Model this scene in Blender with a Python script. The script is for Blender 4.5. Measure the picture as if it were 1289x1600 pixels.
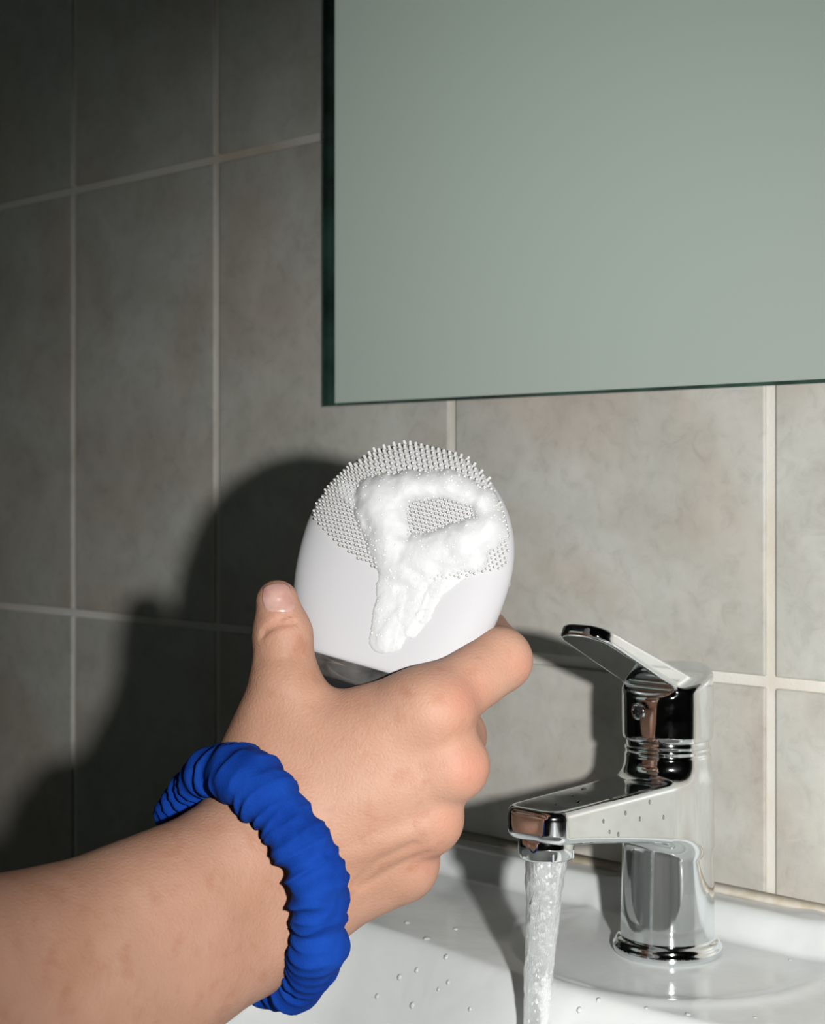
import bpy, bmesh, math, random
import numpy as np
from mathutils import Vector, Matrix, noise as mnoise

for o in list(bpy.data.objects):
    bpy.data.objects.remove(o, do_unlink=True)
scene = bpy.context.scene
COL = scene.collection
rng = np.random.default_rng(7)
random.seed(7)

# ------------------------------------------------------------------ camera
# back wall = plane Y=0, X to the right along it, Z up; the camera stands 0.639 m in front of it
F = 2400.0                                   # focal length in pixels of the 1289x1600 frame
CX, HORIZON = 644.5, 752.0
CAM = Vector((0.0, -0.639, 1.045))
RIGHT = Vector((0.734, 0.679, 0.0)).normalized()
FWD = Vector((-0.679, 0.734, 0.0)).normalized()
UP = Vector((0, 0, 1))
cd = bpy.data.cameras.new('camera')
cam = bpy.data.objects.new('camera', cd)
COL.objects.link(cam)
cam.location = CAM
cam.rotation_euler = Matrix((RIGHT, UP, -FWD)).transposed().to_euler()
cd.sensor_fit = 'AUTO'
cd.sensor_width = 36.0
cd.lens = 36.0 * F / 1600.0
cd.shift_y = -(800.0 - HORIZON) / 1600.0
cd.clip_start = 0.02
cd.dof.use_dof = True
cd.dof.focus_distance = 0.585
cd.dof.aperture_fstop = 18.0
scene.camera = cam

# ------------------------------------------------------------------ light
w = bpy.data.worlds.new('world')
scene.world = w
w.use_nodes = True
w.node_tree.nodes['Background'].inputs[0].default_value = (0.9, 1.0, 0.95, 1)
w.node_tree.nodes['Background'].inputs[1].default_value = 0.0

def aim(o, target):
    o.rotation_euler = (Vector(target) - o.location).to_track_quat('-Z', 'Y').to_euler()

def spot(name, loc, target, power, size, blend, radius, color):
    d = bpy.data.lights.new(name, 'SPOT')
    d.energy = power; d.spot_size = math.radians(size); d.spot_blend = blend
    d.shadow_soft_size = radius; d.color = color
    o = bpy.data.objects.new(name, d); COL.objects.link(o)
    o.location = loc; aim(o, target)
    return o

# the flash on the camera's right, and an added unseen light for the panel that the mirror shows
spot('camera_flash', CAM + RIGHT * 0.113 + UP * 0.011 - FWD * 0.01, (-0.42, 0.0, 0.89), 32.0, 69, 1.0, 0.012, (1.0, 0.985, 0.955))
spot('added_panel_light', (-1.45, -0.06, 1.50), (-1.73, -1.6, 1.50), 50.0, 60, 0.30, 0.03, (0.93, 1.0, 0.95))  # added lamp, only there to brighten what the mirror reflects

scene.view_settings.view_transform = 'Standard'
scene.view_settings.look = 'None'
scene.view_settings.gamma = 1.0
scene.view_settings.exposure = 0.0
scene.view_settings.use_curve_mapping = False

# ------------------------------------------------------------------ helpers
def cam2world(x, y, z):                      # camera-frame millimetres -> world metres
    return CAM + RIGHT * (x * 1e-3) + UP * (y * 1e-3) + FWD * (z * 1e-3)

def cpt(px, py, Z):                          # a sight line and a distance in mm -> camera-frame mm
    return np.array([(px - CX) * Z / F, -(py - HORIZON) * Z / F, Z])

def cam2world_np(V):
    V = np.asarray(V) * 1e-3
    R = np.array(RIGHT); U_ = np.array(UP); Fw = np.array(FWD)
    return np.array(CAM) + V[:, :1] * R + V[:, 1:2] * U_ + V[:, 2:3] * Fw

def tag(o, label=None, cat=None, group=None, kind=None):
    if label: o['label'] = label
    if cat: o['category'] = cat
    if group: o['group'] = group
    if kind: o['kind'] = kind
    return o

def link(name, me, mat=None, parent=None):
    o = bpy.data.objects.new(name, me)
    COL.objects.link(o)
    if mat is not None and len(me.materials) == 0:
        me.materials.append(mat)
    if parent is not None:
        o.parent = parent
    return o

def empty(name, loc=(0, 0, 0)):
    o = bpy.data.objects.new(name, None)
    COL.objects.link(o)
    o.location = loc
    o.empty_display_size = 0.02
    return o

def mesh_np(name, V, Fc, smooth=True, normals=None):
    me = bpy.data.meshes.new(name)
    me.from_pydata(np.asarray(V).tolist(), [], np.asarray(Fc).tolist() if not isinstance(Fc, list) else Fc)
    me.validate()
    if smooth:
        me.polygons.foreach_set('use_smooth', [True] * len(me.polygons))
    me.update()
    if normals is not None and len(normals) == len(me.vertices):
        me.normals_split_custom_set_from_vertices(np.asarray(normals).tolist())
    return me

def bm_mesh(name, bm, smooth=False):
    bmesh.ops.recalc_face_normals(bm, faces=bm.faces)
    me = bpy.data.meshes.new(name)
    bm.to_mesh(me); bm.free()
    if smooth:
        me.polygons.foreach_set('use_smooth', [True] * len(me.polygons))
    return me

def box_bm(x0, x1, y0, y1, z0, z1, bevel=0.0, seg=2):
    bm = bmesh.new()
    bmesh.ops.create_cube(bm, size=1.0)
    for v in bm.verts:
        v.co = Vector(((x0 + x1) / 2 + v.co.x * (x1 - x0), (y0 + y1) / 2 + v.co.y * (y1 - y0), (z0 + z1) / 2 + v.co.z * (z1 - z0)))
    if bevel > 0:
        bmesh.ops.bevel(bm, geom=list(bm.edges), offset=bevel, segments=seg, profile=0.5, affect='EDGES')
    return bm

def grid_faces(nu, nv, wrap_u=False, wrap_v=False):
    U = np.arange(nu if wrap_u else nu - 1); Vv = np.arange(nv if wrap_v else nv - 1)
    i, j = np.meshgrid(U, Vv, indexing='ij')
    i2 = (i + 1) % nu; j2 = (j + 1) % nv
    return np.stack([i * nv + j, i2 * nv + j, i2 * nv + j2, i * nv + j2], -1).reshape(-1, 4)

# signed distance modelling -------------------------------------------------
def smin(a, b, k):
    h = np.clip(0.5 + 0.5 * (b - a) / k, 0, 1)
    return b * (1 - h) + a * h - k * h * (1 - h)

def smax(a, b, k):
    return -smin(-a, -b, k)

def cone(p, a, b, r1, r2):
    a = np.asarray(a, np.float64); ba = np.asarray(b, np.float64) - a
    pa = p - a
    t = np.clip((pa @ ba) / (ba @ ba), 0, 1)
    d = pa - t[:, None] * ba
    return np.sqrt((d * d).sum(1)) - (r1 + (r2 - r1) * t)

def grad(f, P, e=0.25):
    g = np.empty_like(P)
    for k in range(3):
        d = np.zeros(3); d[k] = e
        g[:, k] = (f(P + d) - f(P - d)) / (2 * e)
    return g

def sdf_mesh(f, lo, hi, h, newton=3):
    """surface nets on a grid, then Newton steps onto the surface; returns verts, quads, normals"""
    lo = np.array(lo, float); hi = np.array(hi, float)
    n = np.ceil((hi - lo) / h).astype(int) + 1
    c = 5                                     # coarse factor: the field is worked out only near the surface
    nc = np.ceil((n - 1) / c).astype(int)
    n = nc * c + 1
    ax = [lo[k] + h * np.arange(n[k]) for k in range(3)]
    cc = [lo[k] + h * (c / 2 + c * np.arange(nc[k])) for k in range(3)]
    g = np.stack(np.meshgrid(*cc, indexing='ij'), -1).reshape(-1, 3)
    vc = f(g).reshape(nc)
    near = np.abs(vc) < h * c * 1.6 + 1.0
    vals = np.repeat(np.repeat(np.repeat(vc, c, 0), c, 1), c, 2)
    vals = np.pad(vals, ((0, 1), (0, 1), (0, 1)), mode='edge').astype(np.float32)
    m = np.repeat(np.repeat(np.repeat(near, c, 0), c, 1), c, 2)
    M = np.zeros(n, bool)
    for dx in (0, 1):
        for dy in (0, 1):
            for dz in (0, 1):
                M[dx:dx + m.shape[0], dy:dy + m.shape[1], dz:dz + m.shape[2]] |= m
    I = np.argwhere(M)
    P = lo + h * I
    out = np.empty(len(P), np.float32)
    for s in range(0, len(P), 400000):
        out[s:s + 400000] = f(P[s:s + 400000])
    vals[M] = out
    S = vals < 0
    cnt = np.zeros(n - 1, np.int8)
    for dx in (0, 1):
        for dy in (0, 1):
            for dz in (0, 1):
                cnt += S[dx:n[0] - 1 + dx, dy:n[1] - 1 + dy, dz:n[2] - 1 + dz]
    act = (cnt > 0) & (cnt < 8)
    A = np.argwhere(act)
    idx = -np.ones(n - 1, np.int64)
    idx[act] = np.arange(len(A))
    acc = np.zeros((len(A), 3)); num = np.zeros(len(A))
    corners = [(a, b, d) for a in (0, 1) for b in (0, 1) for d in (0, 1)]
    for k in range(3):
        for q in corners:
            if q[k] == 1: continue
            q2 = list(q); q2[k] = 1
            v0 = vals[A[:, 0] + q[0], A[:, 1] + q[1], A[:, 2] + q[2]]
            v1 = vals[A[:, 0] + q2[0], A[:, 1] + q2[1], A[:, 2] + q2[2]]
            cr = (v0 < 0) != (v1 < 0)
            t = np.where(cr, v0 / np.where(cr, v0 - v1, 1), 0)
            pt = np.tile(np.array(q, float), (len(A), 1)); pt[:, k] = t
            acc += pt * cr[:, None]; num += cr
    V = lo + h * (A + acc / num[:, None])
    quads = []
    for k in range(3):
        k1, k2 = (k + 1) % 3, (k + 2) % 3
        sl0 = [slice(None)] * 3; sl1 = [slice(None)] * 3
        sl0[k] = slice(0, n[k] - 1); sl1[k] = slice(1, n[k])
        a = S[tuple(sl0)]; b = S[tuple(sl1)]
        E = np.argwhere(a != b)
        ok = (E[:, k1] > 0) & (E[:, k2] > 0) & (E[:, k1] < n[k1] - 1) & (E[:, k2] < n[k2] - 1)
        E = E[ok]
        ins = a[E[:, 0], E[:, 1], E[:, 2]]
        def cell(d1, d2):
            e = E.copy(); e[:, k1] -= d1; e[:, k2] -= d2
            return idx[e[:, 0], e[:, 1], e[:, 2]]
        q = np.stack([cell(1, 1), cell(0, 1), cell(0, 0), cell(1, 0)], 1)
        q[~ins] = q[~ins][:, ::-1]
        quads.append(q)
    Q = np.concatenate(quads)
    Q = Q[(Q >= 0).all(1)]
    for _ in range(newton):
        g = grad(f, V); d = f(V)
        g2 = (g * g).sum(1) + 1e-6
        V = V - np.clip(d / g2, -h, h)[:, None] * g
    N = grad(f, V); N /= np.linalg.norm(N, axis=1)[:, None] + 1e-9
    return V, Q, N

# ------------------------------------------------------------------ materials
def material(name, color, rough=0.5, metallic=0.0, **kw):
    m = bpy.data.materials.new(name)
    m.use_nodes = True
    b = m.node_tree.nodes['Principled BSDF']
    b.inputs['Base Color'].default_value = (*color, 1)
    b.inputs['Roughness'].default_value = rough
    b.inputs['Metallic'].default_value = metallic
    for k, v in kw.items():
        b.inputs[k].default_value = v
    return m, m.node_tree, b

def nd(nt, typ, **props):
    n = nt.nodes.new(typ)
    for k, v in props.items(): setattr(n, k, v)
    return n

def tex_noise(nt, vec, scale, detail=4, rough=0.6, dist=0.0):
    n = nd(nt, 'ShaderNodeTexNoise')
    n.inputs['Scale'].default_value = scale; n.inputs['Detail'].default_value = detail
    n.inputs['Roughness'].default_value = rough; n.inputs['Distortion'].default_value = dist
    nt.links.new(vec, n.inputs['Vector'])
    return n

def ramp(nt, fac, stops):
    r = nd(nt, 'ShaderNodeValToRGB')
    e = r.color_ramp.elements
    while len(e) < len(stops): e.new(0.5)
    for el, (p, c) in zip(e, stops):
        el.position = p; el.color = (*c, 1)
    nt.links.new(fac, r.inputs['Fac'])
    return r

def mix(nt, fac, a, b, mode='MIX'):
    n = nd(nt, 'ShaderNodeMix', data_type='RGBA', blend_type=mode)
    for sock, val in ((n.inputs[0], fac), (n.inputs[6], a), (n.inputs[7], b)):
        if hasattr(val, 'is_output'): nt.links.new(val, sock)
        elif isinstance(val, tuple): sock.default_value = (*val, 1)
        else: sock.default_value = val
    return n.outputs[2]

def bump(nt, bsdf, height, strength, distance, prev=None):
    n = nd(nt, 'ShaderNodeBump')
    n.inputs['Strength'].default_value = strength; n.inputs['Distance'].default_value = distance
    nt.links.new(height, n.inputs['Height'])
    if prev is not None: nt.links.new(prev, n.inputs['Normal'])
    nt.links.new(n.outputs[0], bsdf.inputs['Normal'])
    return n.outputs[0]

def coords(nt, which='Object'):
    return nd(nt, 'ShaderNodeTexCoord').outputs[which]

# tiles: grey stone-look glaze, each with its own patch of the pattern
M_tile, nt, b = material('tile_glaze', (0.42, 0.41, 0.38), 0.42)
oi = nd(nt, 'ShaderNodeObjectInfo')
vm = nd(nt, 'ShaderNodeVectorMath', operation='MULTIPLY_ADD')
nt.links.new(oi.outputs['Random'], vm.inputs[0]); vm.inputs[1].default_value = (37, 53, 71)
geo = nd(nt, 'ShaderNodeNewGeometry'); nt.links.new(geo.outputs['Position'], vm.inputs[2])
v = vm.outputs[0]
n1 = tex_noise(nt, v, 16, 6, 0.62, 0.6)
n2 = tex_noise(nt, v, 90, 5, 0.7, 0.8)
n3 = tex_noise(nt, v, 7, 3, 0.5, 1.2)
c1 = ramp(nt, n1.outputs['Fac'], [(0.28, (0.365, 0.35, 0.325)), (0.52, (0.435, 0.427, 0.40)), (0.74, (0.49, 0.487, 0.467))])
c2 = ramp(nt, n2.outputs['Fac'], [(0.28, (0.84, 0.83, 0.82)), (0.48, (0.98, 0.98, 0.98)), (0.75, (1.05, 1.05, 1.04))])
c3 = ramp(nt, n3.outputs['Fac'], [(0.36, (0.93, 0.85, 0.80)), (0.60, (0.97, 1.0, 0.98))])
cm = mix(nt, 1.0, c1.outputs[0], c2.outputs[0], 'MULTIPLY')
cm = mix(nt, 0.8, cm, c3.outputs[0], 'MULTIPLY')
nt.links.new(cm, b.inputs['Base Color'])
bump(nt, b, n2.outputs['Fac'], 0.15, 0.001)

M_grout, nt, b = material('grout', (0.62, 0.60, 0.54), 0.85)
v = coords(nt)
n1 = tex_noise(nt, v, 9, 4, 0.6)
c1 = ramp(nt, n1.outputs['Fac'], [(0.32, (0.49, 0.44, 0.35)), (0.48, (0.57, 0.55, 0.50)), (0.7, (0.62, 0.61, 0.59))])
nt.links.new(c1.outputs[0], b.inputs['Base Color'])
n2 = tex_noise(nt, v, 600, 3)
bump(nt, b, n2.outputs['Fac'], 0.4, 0.0006)

M_paint, nt, b = material('panel_paint', (0.60, 0.645, 0.605), 0.8)
n1 = tex_noise(nt, coords(nt), 250, 3); bump(nt, b, n1.outputs['Fac'], 0.08, 0.001)
M_floor, nt, b = material('floor_stone', (0.20, 0.19, 0.18), 0.5)
n1 = tex_noise(nt, coords(nt), 12, 5)
c1 = ramp(nt, n1.outputs['Fac'], [(0.3, (0.14, 0.13, 0.12)), (0.7, (0.26, 0.25, 0.235))]); nt.links.new(c1.outputs[0], b.inputs['Base Color'])
M_dark, nt, b = material('dark_plaster', (0.10, 0.10, 0.095), 0.9)
n1 = tex_noise(nt, coords(nt), 60, 4); bump(nt, b, n1.outputs['Fac'], 0.1, 0.002)

M_mirror, nt, b = material('mirror_silver', (0.88, 0.925, 0.89), 0.012, 1.0)
df = nd(nt, 'ShaderNodeBsdfDiffuse'); df.inputs[0].default_value = (0.72, 0.76, 0.73, 1)      # diffuse share added to brighten the mirror, in place of reflected light
ms = nd(nt, 'ShaderNodeMixShader'); ms.inputs[0].default_value = 0.17
nt.links.new(b.outputs[0], ms.inputs[1]); nt.links.new(df.outputs[0], ms.inputs[2])
nt.links.new(ms.outputs[0], nt.nodes['Material Output'].inputs['Surface'])
M_edge, nt, b = material('mirror_edge_glass', (0.012, 0.035, 0.026), 0.12)
n1 = tex_noise(nt, coords(nt), 30, 3)
c1 = ramp(nt, n1.outputs['Fac'], [(0.35, (0.006, 0.018, 0.013)), (0.7, (0.03, 0.07, 0.055))]); nt.links.new(c1.outputs[0], b.inputs['Base Color'])

M_ceramic, nt, b = material('white_ceramic', (0.74, 0.76, 0.76), 0.12)
v = coords(nt)
n1 = tex_noise(nt, v, 22, 4, 0.6, 0.5)
n2 = tex_noise(nt, v, 240, 3)
c1 = ramp(nt, n1.outputs['Fac'], [(0.3, (0.545, 0.57, 0.57)), (0.65, (0.61, 0.63, 0.63))]); nt.links.new(c1.outputs[0], b.inputs['Base Color'])
r1 = ramp(nt, n1.outputs['Fac'], [(0.35, (0.06,) * 3), (0.65, (0.22,) * 3)]); nt.links.new(r1.outputs[0], b.inputs['Roughness'])
p_ = bump(nt, b, n1.outputs['Fac'], 0.12, 0.004)
bump(nt, b, n2.outputs['Fac'], 0.03, 0.001, p_)

M_chrome, nt, b = material('chrome', (0.80, 0.83, 0.84), 0.035, 1.0)
n1 = tex_noise(nt, coords(nt), 120, 4)
r1 = ramp(nt, n1.outputs['Fac'], [(0.4, (0.035,) * 3), (0.75, (0.11,) * 3)]); nt.links.new(r1.outputs[0], b.inputs['Roughness'])
M_black, nt, b = material('black_gloss', (0.012, 0.012, 0.013), 0.15)

M_skin, nt, b = material('skin', (0.62, 0.36, 0.25), 0.58)
b.inputs['Specular IOR Level'].default_value = 0.3
b.inputs['Subsurface Weight'].default_value = 0.12
b.inputs['Subsurface Radius'].default_value = (1.0, 0.35, 0.2)
b.inputs['Subsurface Scale'].default_value = 0.003
v = coords(nt)
n1 = tex_noise(nt, v, 28, 4, 0.6, 0.4)
n2 = tex_noise(nt, v, 110, 4, 0.6)
n3 = tex_noise(nt, v, 900, 3, 0.6)
c1 = ramp(nt, n1.outputs['Fac'], [(0.28, (0.315, 0.167, 0.108)), (0.50, (0.352, 0.195, 0.134)), (0.72, (0.38, 0.224, 0.159))])
c2 = ramp(nt, n2.outputs['Fac'], [(0.27, (0.90, 0.80, 0.74)), (0.46, (1, 1, 1)), (0.75, (1.03, 1.02, 1.0))])
cm = mix(nt, 1.0, c1.outputs[0], c2.outputs[0], 'MULTIPLY')
at = nd(nt, 'ShaderNodeAttribute', attribute_name='blush')       # redder skin over the knuckles
cm = mix(nt, at.outputs['Fac'], cm, (0.43, 0.165, 0.118))
nt.links.new(cm, b.inputs['Base Color'])
vo = nd(nt, 'ShaderNodeTexVoronoi'); vo.inputs['Scale'].default_value = 1100; nt.links.new(v, vo.inputs['Vector'])
p_ = bump(nt, b, n3.outputs['Fac'], 0.35, 0.0007)
bump(nt, b, vo.outputs['Distance'], 0.12, 0.0005, p_)
M_nail, nt, b = material('nail', (0.66, 0.37, 0.32), 0.28)
b.inputs['Subsurface Weight'].default_value = 0.1
b.inputs['Subsurface Scale'].default_value = 0.002
n1 = tex_noise(nt, coords(nt), 150, 3)
c1 = ramp(nt, n1.outputs['Fac'], [(0.35, (0.37, 0.19, 0.165)), (0.65, (0.44, 0.27, 0.23))]); nt.links.new(c1.outputs[0], b.inputs['Base Color'])

M_cloth, nt, b = material('blue_cotton', (0.008, 0.055, 0.36), 0.85)
b.inputs['Specular IOR Level'].default_value = 0.08
v = coords(nt)
n1 = tex_noise(nt, v, 50, 4)
c1 = ramp(nt, n1.outputs['Fac'], [(0.3, (0.0015, 0.022, 0.17)), (0.7, (0.005, 0.042, 0.26))]); nt.links.new(c1.outputs[0], b.inputs['Base Color'])
n2 = tex_noise(nt, v, 1500, 2)
bump(nt, b, n2.outputs['Fac'], 0.5, 0.0005)

M_white, nt, b = material('white_silicone', (0.385, 0.385, 0.40), 0.55)
b.inputs['Specular IOR Level'].default_value = 0.12
b.inputs['Subsurface Weight'].default_value = 0.05; b.inputs['Subsurface Scale'].default_value = 0.002
n1 = tex_noise(nt, coords(nt), 40, 3); bump(nt, b, n1.outputs['Fac'], 0.02, 0.001)
M_bristle, nt, b = material('bristle_silicone', (0.44, 0.44, 0.425), 0.55)
M_band, nt, b = material('smoked_plastic', (0.085, 0.083, 0.08), 0.14)
b.inputs['Metallic'].default_value = 0.75
n1 = tex_noise(nt, coords(nt), 90, 3)
c1 = ramp(nt, n1.outputs['Fac'], [(0.3, (0.10, 0.098, 0.095)), (0.7, (0.30, 0.295, 0.285))]); nt.links.new(c1.outputs[0], b.inputs['Base Color'])

M_foam, nt, b = material('soap_foam', (0.44, 0.45, 0.457), 0.6)
b.inputs['Subsurface Weight'].default_value = 0.25; b.inputs['Subsurface Scale'].default_value = 0.002
b.inputs['Subsurface Radius'].default_value = (1, 1, 1)
v = coords(nt)
vo = nd(nt, 'ShaderNodeTexVoronoi'); vo.inputs['Scale'].default_value = 900; nt.links.new(v, vo.inputs['Vector'])
n1 = tex_noise(nt, v, 250, 4)
p_ = bump(nt, b, vo.outputs['Distance'], 0.15, 0.0003)
bump(nt, b, n1.outputs['Fac'], 0.05, 0.001, p_)

M_water, nt, b = material('running_water', (0.92, 0.95, 0.96), 0.06)
b.inputs['Transmission Weight'].default_value = 0.82
b.inputs['IOR'].default_value = 1.33
v = coords(nt)
mp = nd(nt, 'ShaderNodeMapping'); mp.inputs['Scale'].default_value = (1, 1, 0.35); nt.links.new(v, mp.inputs['Vector'])
n1 = tex_noise(nt, mp.outputs[0], 420, 4, 0.65, 0.5)
bump(nt, b, n1.outputs['Fac'], 0.8, 0.0015)
M_drop, nt, b = material('water_drop', (1, 1, 1), 0.02)
tr = nd(nt, 'ShaderNodeBsdfTransparent'); tr.inputs[0].default_value = (0.95, 0.96, 0.96, 1)
fr = nd(nt, 'ShaderNodeFresnel'); fr.inputs['IOR'].default_value = 1.45
gl = nd(nt, 'ShaderNodeBsdfGlossy'); gl.inputs['Roughness'].default_value = 0.16
dw = nd(nt, 'ShaderNodeBsdfDiffuse'); dw.inputs[0].default_value = (0.85, 0.87, 0.87, 1)
m0 = nd(nt, 'ShaderNodeMixShader'); m0.inputs[0].default_value = 0.35; nt.links.new(tr.outputs[0], m0.inputs[1]); nt.links.new(dw.outputs[0], m0.inputs[2])
ms = nd(nt, 'ShaderNodeMixShader'); nt.links.new(fr.outputs[0], ms.inputs[0]); nt.links.new(m0.outputs[0], ms.inputs[1]); nt.links.new(gl.outputs[0], ms.inputs[2])
nt.links.new(ms.outputs[0], nt.nodes['Material Output'].inputs['Surface'])

M_clear, nt, b = material('clear_drop', (1, 1, 1), 0.02)
tr = nd(nt, 'ShaderNodeBsdfTransparent'); tr.inputs[0].default_value = (0.80, 0.82, 0.82, 1)
gl = nd(nt, 'ShaderNodeBsdfGlossy'); gl.inputs['Roughness'].default_value = 0.04
fr = nd(nt, 'ShaderNodeFresnel'); fr.inputs['IOR'].default_value = 1.6
ms = nd(nt, 'ShaderNodeMixShader'); nt.links.new(fr.outputs[0], ms.inputs[0]); nt.links.new(tr.outputs[0], ms.inputs[1]); nt.links.new(gl.outputs[0], ms.inputs[2])
nt.links.new(ms.outputs[0], nt.nodes['Material Output'].inputs['Surface'])

# ------------------------------------------------------------------ the room
def struct(name, me, mat):
    return tag(link(name, me, mat), kind='structure')

X0, X1, YF, ZC = -2.45, 1.25, -1.60, 2.40
wall = struct('wall_back', bm_mesh('wall_back', box_bm(X0, X1, 0.0, 0.10, 0, ZC)), M_grout)
wall['label'] = 'tiled back wall behind the sink with pale grout lines'
tag(struct('wall_front', bm_mesh('wall_front', box_bm(X0, X1, YF - 0.1, YF, 0, ZC)), M_dark), 'dark plaster wall behind the camera')
panel_back = tag(struct('added_panel_1', bm_mesh('added_panel_1', box_bm(-2.40, -1.06, YF, YF + 0.02, 1.06, 2.20, 0.003)), M_dark), 'added dark panel backing, seen only in the mirror')  # added dark surround of the panel put up for the mirror
link('added_panel_face', bm_mesh('added_panel_face', box_bm(-2.36, -1.10, YF + 0.02, YF + 0.026, 1.10, 2.16, 0.001)), M_paint, panel_back)['label'] = 'plain grey-green panel added for the mirror to reflect'  # added pale surface, sized to fill the mirror with even grey-green
tag(struct('wall_left', bm_mesh('wall_left', box_bm(X0 - 0.1, X0, YF, 0.0, 0, ZC)), M_dark), 'dark plaster side wall out of view')
tag(struct('wall_right', bm_mesh('wall_right', box_bm(X1, X1 + 0.1, YF, 0.0, 0, ZC)), M_dark), 'dark plaster side wall out of view')
tag(struct('floor', bm_mesh('floor', box_bm(X0, X1, YF, 0.1, -0.1, 0)), M_floor), 'dark stone floor out of view')
tag(struct('ceiling', bm_mesh('ceiling', box_bm(X0, X1, YF, 0.1, ZC, ZC + 0.1)), M_dark), 'dark ceiling out of view')

TS = 0.0018                                    # stands this proud of the grout
xs = [-1.717, -1.517, -1.317, -1.117, -0.917, -0.7605, -0.5600, -0.3630, -0.163, 0.037, 0.237, 0.437]
zs = [0.0515, 0.3515, 0.6515, 0.9515, 1.2515, 1.5515, 1.8515, 2.1515]
tile_cache = {}
G = 0.0026
for i in range(len(xs) - 1):
    for k in range(len(zs) - 1):
        wd = round(xs[i + 1] - xs[i] - 2 * G, 4); hg = round(zs[k + 1] - zs[k] - 2 * G, 4)
        if (wd, hg) not in tile_cache:
            tile_cache[(wd, hg)] = bm_mesh('tile', box_bm(-wd / 2, wd / 2, -TS, 0.0005, -hg / 2, hg / 2, 0.0010, 2))
        t = link('tile', tile_cache[(wd, hg)], M_tile, wall)
        t.location = ((xs[i] + xs[i + 1]) / 2, 0, (zs[k] + zs[k + 1]) / 2)

# ------------------------------------------------------------------ mirror
mz0, mz1 = CAM.z + 0.0443, 1.72
mx0, mx1 = -0.6580, 0.10
MB0, MB1 = -TS - 0.0005, -TS - 0.0065
mir = empty('wall_mirror', ((mx0 + mx1) / 2, MB0, mz0))
tag(mir, 'frameless mirror with dark green glass edge, reflecting an added plain grey-green panel', 'mirror')
def local(o, me_obj):
    me_obj.parent = o; me_obj.matrix_parent_inverse = Matrix.Translation(-o.location)
    return me_obj
BV = 0.0125
bm = box_bm(mx0, mx1, MB0, MB1 + 0.0022, mz0, mz1)
local(mir, link('glass_backing', bm_mesh('glass_backing', bm), M_edge))
bm = box_bm(mx0 + BV, mx1 - BV, MB1 + 0.0022, MB1, mz0 + 0.0016, mz1 - BV)
local(mir, link('mirror_face', bm_mesh('mirror_face', bm), M_mirror))
# bevelled strip down the left side
bm = bmesh.new()
pts = [(mx0, MB1 + 0.0022), (mx0 + 0.0012, MB1 + 0.0012), (mx0 + BV * 0.5, MB1 + 0.0004), (mx0 + BV, MB1 + 0.0001), (mx0 + BV, MB1 + 0.0022)]
a = [bm.verts.new((x, y, mz0)) for x, y in pts]; c = [bm.verts.new((x, y, mz1)) for x, y in pts]
bm.faces.new(a); bm.faces.new(c[::-1])
for i in range(len(pts)):
    j = (i + 1) % len(pts); bm.faces.new((a[i], c[i], c[j], a[j]))
local(mir, link('bevelled_edge', bm_mesh('bevelled_edge', bm), M_edge))

# ------------------------------------------------------------------ sink
DECK = CAM.z - 0.209
SX0, SX1, SY = -0.64, -0.10, -0.43             # left, right, front
FAX, FAY = -0.3816, -0.0590                    # the tap's axis
def sink_height(x, y):
    d = -y                                      # distance from the wall
    z = np.full_like(x, DECK)
    # raised back ledge
    t = np.clip((0.030 - d) / 0.013, 0, 1); z = z + 0.0135 * t * t * (3 - 2 * t)
    # outer rim roll
    e = np.minimum(np.minimum(x - SX0, SX1 - x), d - SY * 0 + 1)
    t = np.clip((0.020 - e) / 0.014, 0, 1); z = z + 0.006 * t * t * (3 - 2 * t) * (d > 0.03)
    # faint round swelling that the tap stands on
    rr = np.sqrt((x - FAX) ** 2 + (y - FAY) ** 2)
    z = z + 0.0012 * np.exp(-((rr - 0.070) / 0.006) ** 2)
    # bowl: rounded rectangle, its rear lip bulging round the tap
    cx, cy = -0.37, -0.262
    hx, hy = 0.235, 0.144
    by = 0.014 * np.exp(-((x - FAX) / 0.075) ** 2)
    qx = np.abs(x - cx) - (hx - 0.10); yy = y - cy
    qy = np.where(yy > 0, yy + by, -yy) - (hy - 0.10)
    sd = np.sqrt(np.maximum(qx, 0) ** 2 + np.maximum(qy, 0) ** 2) + np.minimum(np.maximum(qx, qy), 0) - 0.10
    s = np.maximum(-sd, 0)
    R = 0.010
    drop = np.where(s < R, s * s / (2 * R) * 2.6, (R / 2 + (s - R)) * 2.6)
    D = 0.135
    drop = D * (1 - np.exp(-(drop / D) ** 1.0 * 1.15)) * np.clip(drop / 0.002, 0, 1) ** 0.0
    return z - drop
nx, ny = 300, 226
gx = np.linspace(SX0, SX1, nx); gy = np.linspace(-0.0006, SY, ny)
X, Y = np.meshgrid(gx, gy, indexing='ij')
Zs = sink_height(X, Y)
V = np.stack([X, Y, Zs], -1).reshape(-1, 3)
Fc = grid_faces(nx, ny)[:, ::-1].tolist()
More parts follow.
